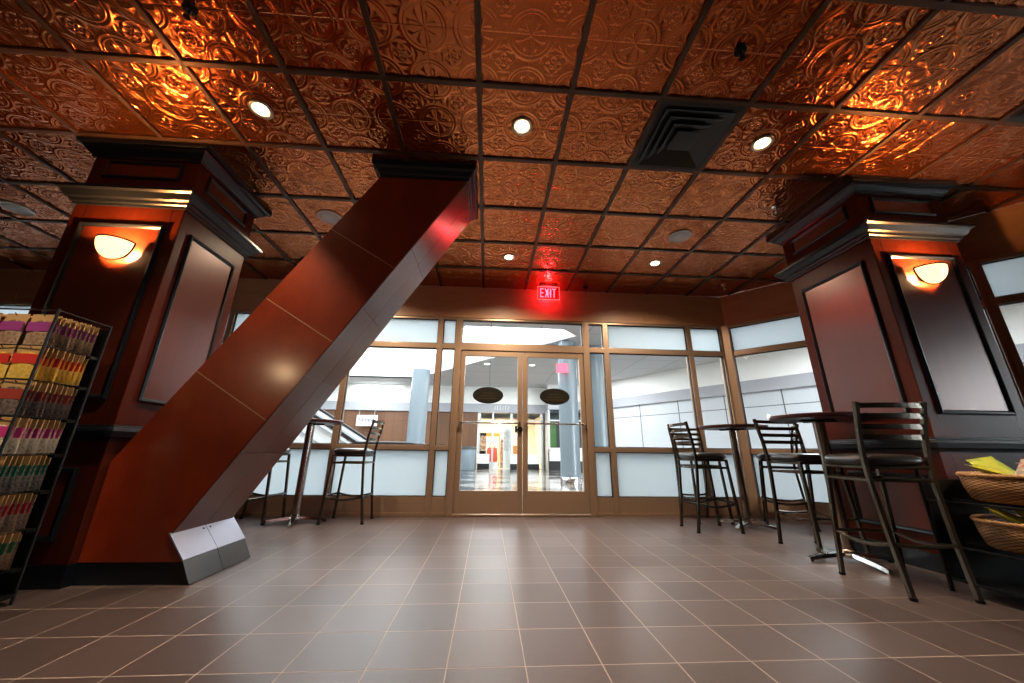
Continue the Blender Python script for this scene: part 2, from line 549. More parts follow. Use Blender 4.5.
# jog panel and corner post
loc, rot, L = wallmat((4.25, 3.99), (3.83, 3.57))
MB().box(.0, L, .0, .1, 0, HEAD).build('wall_jog', M['laminate'], kind='structure', loc=loc, rot=rot)
MB().prism_z([(3.395, 4.775), (3.455, 4.715), (3.535, 4.795), (3.475, 4.88), (3.395, 4.88)], 0, HEAD).build('trim_2', M['bronze'], kind='structure')

# transom above the doors + door frame
f = MB()
f.box(-.46, -.40, YB-.005, YB+.11, 0, HEAD, .004); f.box(1.31, 1.37, YB-.005, YB+.11, 0, HEAD, .004)
f.box(-.40, 1.31, YB-.004, YB+.10, 2.09, 2.19, .004); f.box(-.40, 1.31, YB, YB+.10, HEAD-.03, HEAD, .003)
fr = f.build('trim_3', M['bronze'], kind='structure')
MB().box(-.46, 1.37, YB-.05, YB+.11, .0005, .016, .004).build('trim_4', M['brass'], kind='structure')
gk = MB()
for z0, z1 in ((2.19, HEAD-.03),):
    gk.box(-.40, -.391, YB+.02, YB+.055, z0, z1); gk.box(1.301, 1.31, YB+.02, YB+.055, z0, z1)
    gk.box(-.40, 1.31, YB+.02, YB+.055, z0, z0+.009); gk.box(-.40, 1.31, YB+.02, YB+.055, z1-.009, z1)
gk.build('gasket', M['bronze_dark'], fr)
MB().box(-.40, 1.31, YB+.040, YB+.046, 2.19, HEAD-.03).build('transom_pane', M['glass'], fr)

def ellipse(m, cx, cz, a, b, y0, y1, n=40):
    m.prism([(cx+a*math.cos(2*PI*k/n), cz+b*math.sin(2*PI*k/n)) for k in range(n)], y0, y1)
def door(num, x0, x1, ox, lock):
    d = MB(); y0, y1 = YB+.012, YB+.06
    st = .065
    d.box(x0, x0+st, y0, y1, .022, 2.085, .004); d.box(x1-st, x1, y0, y1, .022, 2.085, .004)
    d.box(x0+st, x1-st, y0, y1, .022, .285, .004); d.box(x0+st, x1-st, y0, y1, 2.01, 2.085, .004)
    o = d.build('door_%d' % num, M['bronze'], kind='structure')
    MB().box(x0+st-.002, x1-st+.002, YB+.033, YB+.039, .283, 2.012).build('pane', M['glass'], o)
    b = MB().tube([(x0+.03, YB-.03, 1.105), (x1-.03, YB-.03, 1.105)], .011, 10)
    for x in (x0+.045, x1-.045): b.box(x-.012, x+.012, YB-.03, y0+.001, 1.09, 1.12)
    b.build('push_bar', M['chrome'], o, auto=True)
    e = MB(); ellipse(e, ox, 1.472, .205, .112, YB+.027, YB+.033); dc = e.build('oval_decal', M['oval'], o)
    t = MB()
    for q, w in ((.035, .07), (.0, .1), (-.035, .15)): t.box(ox-w, ox+w, YB+.0262, YB+.0272, 1.462+q, 1.466+q)
    t.build('decal_line', M['gold_line'], dc)
    if lock:
        l = MB().box(x1-.10, x1-.072, YB-.012, y0+.001, .99, 1.075, .004); l.build('lock', M['black_metal'], o)
        k = MB(); ellipse(k, x1-.035, 1.03, .036, .036, YB-.016, y0+.001, 24); k.build('lock_cylinder', M['brushed'], o)
door(1, -.398, .452, -.012, True)
door(2, .458, 1.308, .892, False)

# ------------------------------------------------------------------ panelled columns
def ringframe(mb, u0, u1, v0, v1, w, h, F):
    """bevelled picture-frame moulding; F maps (u, v, n) to 3d"""
    prof = [(0, 0), (0, h*.6), (w*.3, h), (w*.65, h*.8), (w, h*.25), (w, 0)]
    rings = []
    for o, n in prof:
        rings.append([F(u0+o, v0+o, n), F(u1-o, v0+o, n), F(u1-o, v1-o, n), F(u0+o, v1-o, n)])
    mb.ring_loft(rings, False)

def column(label, x0, x1, y0, y1, faces):
    cx, cy = (x0+x1)/2, (y0+y1)/2
    root = thing('panelled_column', label, 'column', (cx, cy, 0), kind='thing', group='dark wood panelled columns')
    X0, X1, Y0, Y1 = x0-cx, x1-cx, y0-cy, y1-cy
    MB().box(X0, X1, Y0, Y1, .115, CEIL-.001, .006).build('shaft', M['cherry'], root)
    MB().rect_loft(X0, X1, Y0, Y1, [(.006, .001), (.006, .118)]).build('plinth', M['black_trim'], root)
    MB().rect_loft(X0, X1, Y0, Y1, [(-.01, 2.905), (.012, 2.905), (.018, 2.925), (.03, 2.935), (.055, 2.965), (.064, 2.985), (.085, 2.99), (.09, 3.012), (.09, CEIL-.001), (-.01, CEIL-.001)]).build('crown_moulding', M['black_trim'], root)
    MB().rect_loft(X0, X1, Y0, Y1, [(-.01, 2.475), (.012, 2.475), (.016, 2.49), (.028, 2.497), (.034, 2.517), (.05, 2.525), (.072, 2.565), (.09, 2.575), (.09, 2.597), (-.01, 2.602)]).build('cornice', M['black_trim'], root)
    MB().rect_loft(X0, X1, Y0, Y1, [(-.01, .79), (.01, .79), (.014, .805), (.03, .815), (.036, .85), (.03, .868), (.018, .872), (.014, .886), (-.01, .89)]).build('chair_rail', M['black_trim'], root)
    fm = {'front': (X0, X1, lambda u, v, n: (u, Y0-n, v)), 'right': (Y0, Y1, lambda u, v, n: (X1+n, u, v)), 'left': (Y0, Y1, lambda u, v, n: (X0-n, u, v))}
    for fc in faces:
        a, b, F = fm[fc]
        for z0, z1, in_ in ((1.045, 2.325, .095), (2.725, 2.885, .105), (.235, .635, .11)):
            u0, u1 = a+in_, b-in_
            p = MB()
            # field: thin plate with rounded edge
            p.ring_loft([[F(u0+.02, z0+.02, -.004), F(u1-.02, z0+.02, -.004), F(u1-.02, z1-.02, -.004), F(u0+.02, z1-.02, -.004)],
                         [F(u0+.02, z0+.02, .005), F(u1-.02, z0+.02, .005), F(u1-.02, z1-.02, .005), F(u0+.02, z1-.02, .005)]])
            pn = p.build('panel', M['panel_field'], root)
            q = MB(); ringframe(q, u0, u1, z0, z1, .032, .02, F)
            q.build('panel_moulding', M['black_trim'], pn)
    # stile seams
    s = MB()
    for u in (X0+.085, X1-.085):
        s.box(u-.0012, u+.0012, Y0-.0012, Y0, .12, 2.47)
    s.build('stile_seam', M['black_trim'], root)
    return root

LC = (-3.11, -2.335, 2.45, 3.14)
RC = (3.10, 3.875, 2.37, 3.17)
column('tall dark cherry panelled column behind the snack rack, beside the slanted brace', *LC, ['front', 'right'])
column('tall dark cherry panelled column behind the high bar stools and baskets', *RC, ['front', 'left'])

# slanted brace
def slanted():
    y0, y1 = 2.495, 3.03
    sl = .612
    def xr(z): return -.246+(z-2.911)*sl
    def xl(z): return -.955+(z-2.911)*sl
    XC = -2.329
    root = thing('slanted_brace', 'slanted cherry wood clad brace rising from floor to ceiling beside the left column', 'brace', (XC, 0, 0), kind='thing')
    o = XC
    zt = 2.99
    zc = 2.911+(XC+.955)/sl
    poly = [(XC, .118), (-1.757, .118), (xr(.262), .262), (xr(zt), zt), (xl(zt), zt), (XC, zc)]
    body = MB().prism([(x-o, z) for x, z in poly], y0, y1)
    front = body.build('cladding', M['cherry_beam'], root)
    # underside cladding, same wood, shade put into its darker colour, three across
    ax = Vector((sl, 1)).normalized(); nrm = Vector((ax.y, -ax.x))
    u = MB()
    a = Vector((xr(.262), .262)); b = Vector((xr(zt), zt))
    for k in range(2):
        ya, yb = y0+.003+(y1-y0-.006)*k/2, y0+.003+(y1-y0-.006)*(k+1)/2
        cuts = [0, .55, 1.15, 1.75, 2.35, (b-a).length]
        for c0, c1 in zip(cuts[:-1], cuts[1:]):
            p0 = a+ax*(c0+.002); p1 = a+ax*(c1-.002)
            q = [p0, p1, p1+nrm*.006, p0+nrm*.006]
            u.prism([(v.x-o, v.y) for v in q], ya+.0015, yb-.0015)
    u.build('underside_cladding', M['cherry_under_shaded'], root)
    # seams across the face
    def seam(zl):
        p = Vector((xl(zl), zl)); e = Vector((nrm.x, nrm.y))
        w = (b - p).dot(e)
        q0, q1 = p+e*.001, p+e*(w-.001)
        t = ax*.0028
        s = MB().prism([(v.x-o, v.y) for v in (q0-t, q1-t, q1+t, q0+t)], y0-.0012, y0+.001)
        s.build('seam', M['seam_glint'], root)
    for zl in (2.40, 1.80, 1.25): seam(zl)
    # toe kick
    MB().prism([(XC-o, .001), (-1.690-o, .001), (-1.757-o, .12), (XC-o, .12)], y0+.008, y1-.008).build('toe_kick', M['black_trim'], root)
    # bent steel kick plates over the sharp corner: two upper, two lower
    P0, P1, P2 = Vector((xr(.262)-.004, .268)), Vector((-1.755, .124)), Vector((-1.688, .002))
    for q0, q1, off in ((P0, P1, .007), (P1, P2, .004)):
        d = (q1-q0).normalized(); n = Vector((-d.y, d.x))
        ym = (y0+y1)/2
        for ya, yb in ((y0-.012, ym-.002), (ym+.002, y1+.012)):
            pl = MB().prism([(v.x-o, v.y) for v in (q0+n*.0015, q1+n*.0015, q1+n*(off+.002), q0+n*(off+.002))], ya, yb)
            k = pl.build('kick_plate', M['steel_plate'] if off > .005 else M['steel_shaded'], root)
            if off > .005:
                sc = MB(); c = q0+d*.03+n*(off+.002)
                yy = ym-.03 if yb < ym else ym+.03
                sc.tube([(c.x-o, yy, c.y), (c.x-o+n.x*.003, yy, c.y+n.y*.003)], .006, 10).build('screw', M['black_metal'], k)
    # crown block at the ceiling
    cx0, cx1 = -.935, -.238
    MB().rect_loft(cx0-o, cx1-o, y0, y1, [(-.01, 2.918), (.01, 2.918), (.016, 2.935), (.03, 2.945), (.05, 2.972), (.07, 2.985), (.076, 3.01), (.076, CEIL-.001), (-.01, CEIL-.001)]).build('crown_moulding', M['black_trim'], root)
slanted()

# ------------------------------------------------------------------ sconces
def sconce_mat():
    m, nt, b, o = newmat('sconce_glass')
    b.inputs['Base Color'].default_value = (1, .85, .6, 1)
    b.inputs['Roughness'].default_value = .3
    b.inputs['Emission Color'].default_value = (1, .62, .27, 1)
    b.inputs['Emission Strength'].default_value = 2.6
    return m
M['sconce'] = sconce_mat()
def sconce(x, y, z, label):
    root = thing('wall_sconce', label, 'wall lamp', (x, y, z), group='half bowl wall sconces on the columns')
    R, H, G = .112, .125, .035
    n, k = 24, 10
    rings = []
    for i in range(k+1):
        t = i/k*PI/2
        rr, zz = R*math.cos(t)**.8 if t < PI/2-1e-6 else .004, -H*math.sin(t)
        rings.append([(rr*math.cos(PI+PI*j/n), -G+.88*rr*math.sin(PI+PI*j/n), zz) for j in range(n+1)])
    b = MB().ring_loft(rings, False, loop=False)
    bowl = b.build('glass_bowl', M['sconce'], root, smooth=True)
    sm = bowl.modifiers.new('thickness', 'SOLIDIFY'); sm.thickness = .005; sm.offset = 0
    rim = [(R*1.01*math.cos(PI+PI*j/n), -G+.89*R*math.sin(PI+PI*j/n), .002) for j in range(n+1)]
    MB().tube(rim, .0062, 8).build('rim_band', M['black_metal'], root, smooth=True)
    arc = []
    for i in range(-k, k+1):
        t = abs(i)/k*PI/2
        t = PI/2-t
        rr = R*1.01*max(math.cos(t), 0)**.8
        arc.append((rr*(-1 if i < 0 else 1), -G, -H*1.01*math.sin(t)))
    MB().tube(arc, .0062, 8).build('edge_band', M['black_metal'], root, smooth=True)
    bp = MB().box(-.05, .05, -.02, -.0052, -.09, -.02, .004)
    bp.tube([(0, -.02, -.05), (0, -.06, -.05)], .012, 10)
    bp.build('back_plate', M['black_metal'], root)
    MB().lathe([(.004, -.03), (.018, -.025), (.022, .0), (.016, .025), (.003, .03)], (0, -.07, -.045), 16).build('lamp_bulb', M['bulb'], root, smooth=True)
    lamp('sconce_light', 'POINT', (0, -.08, -.045), SCONCE_W, (1, .42, .13), .03, root)
SCONCE_W = 210.
sconce(-2.67, 2.445, 2.145, 'glowing half bowl sconce on the column behind the snack rack')
sconce(3.455, 2.365, 2.185, 'glowing half bowl sconce on the column behind the high bar stools')

# ------------------------------------------------------------------ ceiling fittings
def downlight(label):
    root = thing('recessed_downlight', label, 'ceiling light', group='recessed ceiling downlights')
    MB().lathe([(.052, .0), (.075, -.001), (.078, -.006), (.070, -.011), (.055, -.009), (.052, -.002)], (0, 0, 0), 32, False, False).build('trim_ring', M['lamp_trim'], root, smooth=True)
    MB().lathe([(.002, -.020), (.025, -.018), (.040, -.010), (.046, -.001)], (0, 0, 0), 24).build('bulb', M['bulb'], root, smooth=True)
    return root
DL = [(-1.658, 2.032, 'bright downlight between the left column and the slanted brace'),
      (.182, 2.028, 'bright downlight in the ceiling left of the square vent'),
      (2.026, 2.036, 'bright downlight between the square vent and the right column'),
      (.194, 3.879, 'small downlight near the exit sign, left of it'),
      (2.028, 3.866, 'small downlight between the exit sign and the right column')]
base = None
for x, y, lb in DL:
    if base is None: base = downlight(lb); base.location = (x, y, CEIL-.001); r = base
    else: r = dup(base, (x, y, CEIL-.001), 0, lb)
# their light, and that of the rows behind the viewer, which the photo does not show
for x, y, e, sp, bl in [(-1.658, 2.032, 150., 1.35, .6), (.182, 2.028, 125., 1.6, .7), (2.026, 2.036, 125., 1.5, .6),
                        (.194, 3.879, 240., 2.7, 1.), (2.028, 3.866, 180., 2.7, 1.), (-1.66, 3.87, 180., 2.7, 1.),
                        (-1.66, .2, 7., 1.6, .6), (.18, .2, 7., 1.6, .6), (2.03, .2, 7., 1.6, .6), (.18, -2, 8., 1.6, .6), (-3, -2, 8., 1.6, .6), (3, -2, 8., 1.6, .6)]:
    lamp('downlight_lamp', 'SPOT', (x, y, CEIL-.04), e, (1, .78, .54), .035, None, (0, 0, 0), sp, bl)
def aimed(p, q, e, sp):  # unseen spots added to brighten the snack rack and the baskets
    d = (Vector(q)-Vector(p)).normalized()
    lamp('added_spot', 'SPOT', p, e, (1, .80, .58), .04, None, d.to_track_quat('-Z', 'Y').to_euler(), sp, .7)
aimed((-2.3, .35, 2.95), (-2.78, 2.0, 1.0), 190., .55)
aimed((3.1, .5, 2.95), (3.05, 2.0, .6), 190., .45)

def speaker(label):
    root = thing('ceiling_speaker', label, 'speaker', group='round ceiling speakers')
    MB().lathe([(.098, .0), (.118, .0), (.120, -.006), (.112, -.012), (.100, -.012), (.098, -.004)], (0, 0, 0), 40, False, False).build('rim', M['plastic_white'], root, smooth=True)
    MB().lathe([(.003, -.009), (.06, -.009), (.099, -.006), (.099, -.001)], (0, 0, 0), 40).build('grille', M['speaker_grille'], root, smooth=True)
    return root
s0 = speaker('round ceiling speaker beside the slanted brace'); s0.location = (-1.684, 3.248, CEIL-.001)
dup(s0, (2.037, 3.275, CEIL-.001), 0, 'round ceiling speaker between the square vent and the right wall')
dup(s0, (-4.785, 3.358, CEIL-.001), 0, 'round ceiling speaker left of the left column')

def vent(x0, y0, label):
    root = thing('ceiling_vent', label, 'vent', (x0+.305, y0+.305, CEIL), group='square black ceiling vents')
    def sq(a, z, b, z2, name, w=.004):
        m = MB()
        prof = [(a, z), (b, z2), (b-w, z2+.003), (a-w, z+.003)]
        m.ring_loft([[(-r, -r, zz), (r, -r, zz), (r, r, zz), (-r, r, zz)] for r, zz in prof + [prof[0]]], False)
        m.build(name, M['dark_vent'], root)
    sq(.288, -.016, .258, -.014, 'frame', .03)
    MB().box(-.288, .288, -.288, .288, -.0035, -.0005).build('backing', M['oval'], root)
    for a in (.25, .195, .14): sq(a, -.030, a-.045, -.008, 'louvre')
    MB().box(-.085, .085, -.085, .085, -.030, -.026, .003).build('center_plate', M['dark_vent'], root)
vent(1.0951, 1.7347, 'square black ceiling vent left of the right downlight')
vent(3.5351, 1.1247, 'square black ceiling vent in front of the right column, cut by the frame')

def sprinkler(x, y, label, mat):
    r = thing('ceiling_sprinkler', label, 'sprinkler', (x, y, CEIL), group='ceiling sprinklers')
    MB().lathe([(.004, -.001), (.035, -.001), (.033, -.012), (.010, -.016), (.009, -.04), (.004, -.042)], (0, 0, 0), 20).build('escutcheon', mat, r, auto=True)
    m = MB().tube([(.009, 0, -.036), (.016, 0, -.05), (.004, 0, -.066)], .0025, 6).tube([(-.009, 0, -.036), (-.016, 0, -.05), (-.004, 0, -.066)], .0025, 6)
    m.lathe([(.003, -.064), (.018, -.066), (.018, -.069), (.003, -.070)], (0, 0, 0), 16)
    m.build('deflector', mat, r)
sprinkler(-1.68, 1.434, 'dark sprinkler head over the left ceiling glow', M['black_metal'])
sprinkler(1.415, 1.417, 'dark sprinkler head in front of the square vent', M['black_metal'])
sprinkler(2.682, 2.72, 'shiny sprinkler head beside the right column crown', M['chrome'])
sprinkler(3.268, 4.40, 'small sprinkler head in the far right ceiling corner', M['chrome'])
sprinkler(1.345, 4.62, 'small sprinkler head right of the exit sign', M['black_metal'])

# exit sign
def exit_sign():
    r = thing('exit_sign', 'red lit EXIT sign hanging over the glass double doors', 'exit sign', (.80, 4.60, CEIL))
    MB().box(-.13, .13, -.03, .03, -.03, -.0005, .005).build('canopy', M['lamp_trim'], r)
    M['sign_panel'] = glass('sign_acrylic', (1., .35, .38), 1.5)
    MB().box(-.155, .155, -.004, .004, -.225, -.03, .001).build('sign_panel', M['sign_panel'], r)
    e = MB()
    for a in ((-.158, -.151, -.228, -.03), (.151, .158, -.228, -.03), (-.158, .158, -.228, -.221), (-.158, .158, -.037, -.03)):
        e.box(a[0], a[1], -.0055, .0055, a[2], a[3])
    M['edge_glow'] = pm('edge_glow', (1, .3, .3), .3, emit=(1, .22, .24), es=.9)
    e.build('panel_edge', M['edge_glow'], r)
    # letters E X I T
    L = MB(); h, w, t = .138, .052, .016; z0 = -.197; y0, y1 = -.008, -.0045
    x = -.122
    L.box(x, x+t, y0, y1, z0, z0+h)
    for q in (0, (h-t)/2, h-t): L.box(x+t, x+w, y0, y1, z0+q, z0+q+t)
    x += w+.014
    dx = w+.008
    for s in (0, 1):
        a, b = (x, x+dx-t) if s == 0 else (x+dx-t, x)
        L.prism([(a, z0), (a+t, z0), (b+t, z0+h), (b, z0+h)], y0 - (.0006 if s else 0), y1)
    x += dx+.016
    L.box(x, x+t, y0, y1, z0, z0+h)
    x += t+.014
    L.box(x, x+w+.004, y0, y1, z0+h-t, z0+h); L.box(x+(w+.004-t)/2, x+(w+.004+t)/2, y0, y1, z0, z0+h-t)
    L.build('lettering', M['red_letter'], r)
    lamp('exit_light', 'POINT', (0, .07, -.11), EXIT_W*.6, (1, .03, .06), .03, r)
    lamp('exit_light', 'POINT', (0, -.05, -.11), EXIT_W, (1, .03, .06), .03, r)
EXIT_W = 6.5
exit_sign()

# ------------------------------------------------------------------ stools and tables
def bar_stool(label):
    r = thing('bar_stool', label, 'bar stool', group='metal ladder back bar stools')
    ml = M['stool_metal']
    def post(s):
        return [(s*.170, -.225, 0), (s*.176, -.19, .30), (s*.184, -.168, .58), (s*.188, -.166, .72), (s*.194, -.185, .88), (s*.200, -.222, 1.04), (s*.202, -.232, 1.085)]
    for s in (-1, 1):
        lg = MB().tube(post(s), .0165, 4, rot=PI/4).build('leg', ml, r, auto=True)
        MB().lathe([(.016, 0), (.018, .002), (.018, .016), (.010, .018)], (s*.170, -.225, .0), 10).build('foot_glide', M['black_metal'], lg)
    for s in (-1, 1):
        lg = MB().tube([(s*.195, .215, 0), (s*.172, .165, .70)], .0165, 4, rot=PI/4).build('leg', ml, r, auto=True)
        MB().lathe([(.016, 0), (.018, .002), (.018, .016), (.010, .018)], (s*.195, .215, .0), 10).build('foot_glide', M['black_metal'], lg)
    # slats of the ladder back, bowed rearward
    for z in (1.062, .998, .934, .870):
        yy = -.185-(z-.88)*.235 if z > .88 else -.182
        pts = [(-.196+.392*k/8, yy-.022*math.sin(PI*k/8), z) for k in range(9)]
        m = MB()
        rings = [[(x, y-.004, zz-.016), (x, y+.004, zz-.016), (x, y+.004, zz+.016), (x, y-.004, zz+.016)] for x, y, zz in pts]
        m.ring_loft(rings).build('back_slat', ml, r)
    # seat frame ring and lower rail
    f = MB()
    for z, q in ((.690, .0), (.615, .004)):
        c = [(-.184-q, -.17, z), (.184+q, -.17, z), (.174+q, .168+q, z), (-.174-q, .168+q, z)]
        for a, b in zip(c, c[1:]+c[:1]): f.tube([a, b], .0105, 6)
    f.build('seat_frame', ml, r, auto=True)
    # foot rail, bowed bars
    g = MB()
    def bow(a, b, d):
        a, b = Vector(a), Vector(b)
        return [tuple(a.lerp(b, k/8)+Vector(d)*math.sin(PI*k/8)) for k in range(9)]
    z = .27
    fl, frr, bl, br = (-.186, .197, z), (.186, .197, z), (-.176, -.194, z), (.176, -.194, z)
    for a, b, d in ((fl, frr, (0, .03, 0)), (bl, br, (0, .0, -.012)), (fl, bl, (0, 0, -.03)), (frr, br, (0, 0, -.03))):
        g.tube(bow(a, b, d), .0115, 6)
    g.build('foot_rail', ml, r, auto=True)
    # padded seat
    prof = [(.90, .702), (.985, .712), (1.0, .732), (.97, .752), (.85, .764), (.5, .770), (.05, .772)]
    def sup(a, k): c, s_ = math.cos(a), math.sin(a); return (math.copysign(abs(c)**.45, c)*.202*k, math.copysign(abs(s_)**.45, s_)*.19*k+.008)
    rings = [[(*sup(2*PI*j/40, k), z) for j in range(40)] for k, z in prof]
    st = MB().ring_loft(rings).build('seat', M['vinyl'], r, smooth=True)
    st.data.set_sharp_from_angle(angle=1.2)
    return r

D0 = bar_stool('nearest large bar stool, back to the viewer, in front of the right column')
D0.location = (2.55, 2.335, 0); D0.rotation_euler = (0, 0, math.radians(-7))
dup(D0, (2.355, 3.99, 0), -PI/2-.02, 'bar stool left of the far right table, seen from its side, by the window')
dup(D0, (2.80, 3.17, 0), PI, 'bar stool behind the nearest right table, its ladder back in front of the window')
dup(D0, (2.60, 4.50, 0), PI, 'bar stool between the far right table and the window, mostly hidden')
dup(D0, (3.37, 4.16, 0), PI/2-.6, 'bar stool in the window corner, right of the far table')
dup(D0, (-1.52, 4.43, 0), PI/2, 'bar stool right of the table behind the slanted brace, by the window')
dup(D0, (-2.50, 4.42, 0), -PI/2, 'bar stool half hidden behind the slanted brace, left of its table')

def bar_table(loc, rz, R, label, first=None):
    r = thing('bar_table', label, 'high table', loc, rz, group='round high bar tables')
    top = MB().lathe([(R-.03, 1.036), (R-.006, 1.038), (R, 1.046), (R, 1.066), (R-.006, 1.072), (.01, 1.073)], (0, 0, 0), 56).build('table_top', M['table_top'], r, auto=True)
    MB().box(-.14, .14, -.02, .02, 1.020, 1.036, .003).box(-.02, .02, -.14, .14, 1.0205, 1.0355, .003).build('top_bracket', M['black_metal'], r)
    MB().lathe([(.052, .05), (.052, .075), (.042, .085), (.042, 1.02)], (0, 0, 0), 24).build('pedestal', M['brushed'], r, auto=True)
    b = MB()
    b.lathe([(.06, .028), (.062, .05), (.05, .062)], (0, 0, 0), 20)
    for k in range(4):
        a = PI/2*k
        pts = [(.03, .052), (.12, .046), (.22, .034), (.285, .022), (.305, .012)]
        rings = []
        for q, (d, z) in enumerate(pts):
            w = .030-.012*q/4; h = .012
            rings.append([(d*math.cos(a)-s*w*math.sin(a), d*math.sin(a)+s*w*math.cos(a), z+t*h) for s, t in ((-1, -1), (1, -1), (.7, 1), (-.7, 1))])
        b.ring_loft(rings)
    base_ = b.build('cross_base', M['chrome'], r, auto=True)
    for k in range(4):
        a = PI/2*k
        MB().lathe([(.016, 0), (.016, .010), (.010, .016)], (.288*math.cos(a), .288*math.sin(a), 0), 12).build('foot_glide', M['black_metal'], base_)
bar_table((2.735, 2.855, 0), math.radians(-5), .33, 'round high table nearest the right column, dark red edge')
bar_table((2.86, 4.12, 0), math.radians(35), .35, 'round high table by the windows on the right side')
bar_table((-2.03, 4.35, 0), math.radians(18), .34, 'round high table behind the slanted brace')

# ------------------------------------------------------------------ snack rack
TIERS = [1.43, 1.25, 1.065, .88, .695, .51, .33]       # hook heights
def snack_rack():
    r = thing('snack_rack', 'black wire rack full of hanging snack bags in front of the left column', 'display rack', (-2.70, 2.10, 0))
    X0, X1, Y0, Y1 = -.36, .36, -.14, .14
    for x in (X0, X1):
        for y in (Y0, Y1):
            MB().tube([(x, y, .0), (x, y, 1.47)], .0065, 8).build('post', M['rack_wire'], r)
    for z in (.04, 1.46):
        w = MB()
        for a, b in (((X0, Y0), (X1, Y0)), ((X1, Y0), (X1, Y1)), ((X1, Y1), (X0, Y1)), ((X0, Y1), (X0, Y0))):
            w.tube([(a[0], a[1], z), (b[0], b[1], z)], .0045, 6)
        if z < 1: w.box(X0, X1, Y0, Y1, .03, .05)
        w.build('base_tray' if z < 1 else 'wire_frame', M['rack_wire'], r)
    bp = MB().box(X0, X1, Y1-.006, Y1, .05, 1.44)
    bp.build('back_panel', M['rack_wire'], r)
    for z in TIERS:
        s = MB().box(X0, X1, Y1-.05, Y1-.007, z-.182, z-.166)
        s.tube([(X1-.004, Y0, z-.168), (X1-.004, Y1, z-.168)], .003, 6)
        s.tube([(X0, Y0+.0, z-.168), (X1, Y0+.0, z-.168)], .003, 6)
        s.build('tier_rail', M['rack_wire'], r)
        for x in (.285, .145, .005, -.135, -.275):
            h = MB().tube([(x, Y1-.004, z+.002), (x, Y0+.012, z+.002), (x, Y0+.004, z+.012)], .0025, 6)
            h.build('peg_hook', M['rack_wire'], r)
snack_rack()
kinds = [((.30, .05, .22), [(.30, .16, .10), (.45, .33, .22), (.18, .08, .05)], 'purple and red header', 'top'),
         ((.62, .04, .03), [(.78, .48, .07), (.85, .60, .14), (.65, .36, .05)], 'red header over golden contents', 'second'),
         ((.35, .05, .035), [(.10, .07, .06), (.26, .20, .18), (.05, .04, .04)], 'dark red header over dark contents', 'third'),
         ((.62, .05, .26), [(.70, .62, .45), (.85, .80, .66), (.45, .36, .24)], 'magenta header over pale contents', 'fourth'),
         ((.03, .24, .14), [(.20, .15, .14), (.40, .36, .32), (.10, .07, .07)], 'green header over grey contents', 'fifth'),
         ((.60, .03, .04), [(.30, .17, .12), (.48, .36, .28), (.18, .10, .08)], 'bright red header', 'sixth'),
         ((.03, .20, .10), [(.30, .14, .08), (.42, .30, .20), (.40, .05, .04)], 'dark green header', 'lowest')]
def snack_bag(i, hdr, cont, label, group):
    r = thing('snack_bag', label, 'snack bag', group=group)
    W, H = .060, .150
    n = 6
    front = [[((-1+2*a/n)*W, -.008*max(0, math.sin(PI*a/n))*max(0, math.sin(PI*b/n))**.7, -.012-H*b/n) for a in range(n+1)] for b in range(n+1)]
    back = [[((-1+2*a/n)*W, .0005+.004*max(0, math.sin(PI*a/n))*max(0, math.sin(PI*b/n)), -.012-H*b/n) for a in range(n+1)] for b in range(n+1)]
    m = MB().ring_loft(front, False, loop=False).ring_loft(back, False, loop=False)
    m.build('pouch', speckle('contents_%d' % i, cont, 90.), r, smooth=True)
    MB().box(-W, W, -.0095, -.0085, -.085, -.034).build('front_label', pm('header_%d' % i, hdr, .35, coat=.4), r)
    MB().box(-W, W, -.002, .002, -.035, .012).build('header_card', M['kraft'], r)
    return r
M['kraft'] = pm('kraft_card', (.50, .30, .12), .5)
for i, (hdr, cont, desc, nth) in enumerate(kinds):
    z = TIERS[i]
    first = None
    for c, (hx, num) in enumerate(((-2.415, 10), (-2.555, 4), (-2.695, 3), (-2.835, 3), (-2.975, 3))):
        lab = 'snack bag, %s, on the %s tier of the black rack' % (desc, nth)
        for k in range(num):
            y = 1.978 + .0245*k
            p = (hx+random.uniform(-.004, .004), y, z+random.uniform(-.003, .003))
            if first is None:
                first = snack_bag(i, hdr, cont, lab, 'snack bags on the %s tier' % nth)
                first.location = p; b_ = first
            else: b_ = dup(first, p, 0)
            b_.rotation_euler = (random.uniform(-.03, .03), random.uniform(-.03, .03), random.uniform(-.10, .10))

# ------------------------------------------------------------------ basket stand at the right
BX, BY = 3.20, 2.00
def basket_stand():
    r = thing('basket_stand', 'black wire stand holding two wicker baskets in front of the right column', 'stand', (BX, BY, 0))
    for x in (-.43, .43):
        for y in (-.26, .27):
            top = .72 if y > 0 else .60
            MB().tube([(x*1.0, y, 0), (x*1.0, y, top)], .012, 8).lathe([(.004, top-.005), (.016, top+.004), (.018, top+.016), (.010, top+.028), (.002, top+.03)], (x, y, 0), 12).build('post', M['black_metal'], r, auto=True)
    for z in (.50, .253):
        s = MB()
        for a, b in (((-.43, -.26), (.43, -.26)), ((.43, -.26), (.43, .27)), ((.43, .27), (-.43, .27)), ((-.43, .27), (-.43, -.26))):
            s.tube([(a[0], a[1], z), (b[0], b[1], z)], .007, 6)
        for x in (-.25, 0, .25): s.tube([(x, -.26, z-.001), (x, .27, z-.001)], .006, 6)
        s.build('shelf_wire', M['black_metal'], r)
    MB().box(-.43, .43, .262, .274, .06, .62, .002).build('back_panel', M['black_metal'], r)
    s = MB()
    s.box(-.43, .43, -.26, .27, .06, .075, .003).build('base_shelf', M['black_metal'], r)
basket_stand()

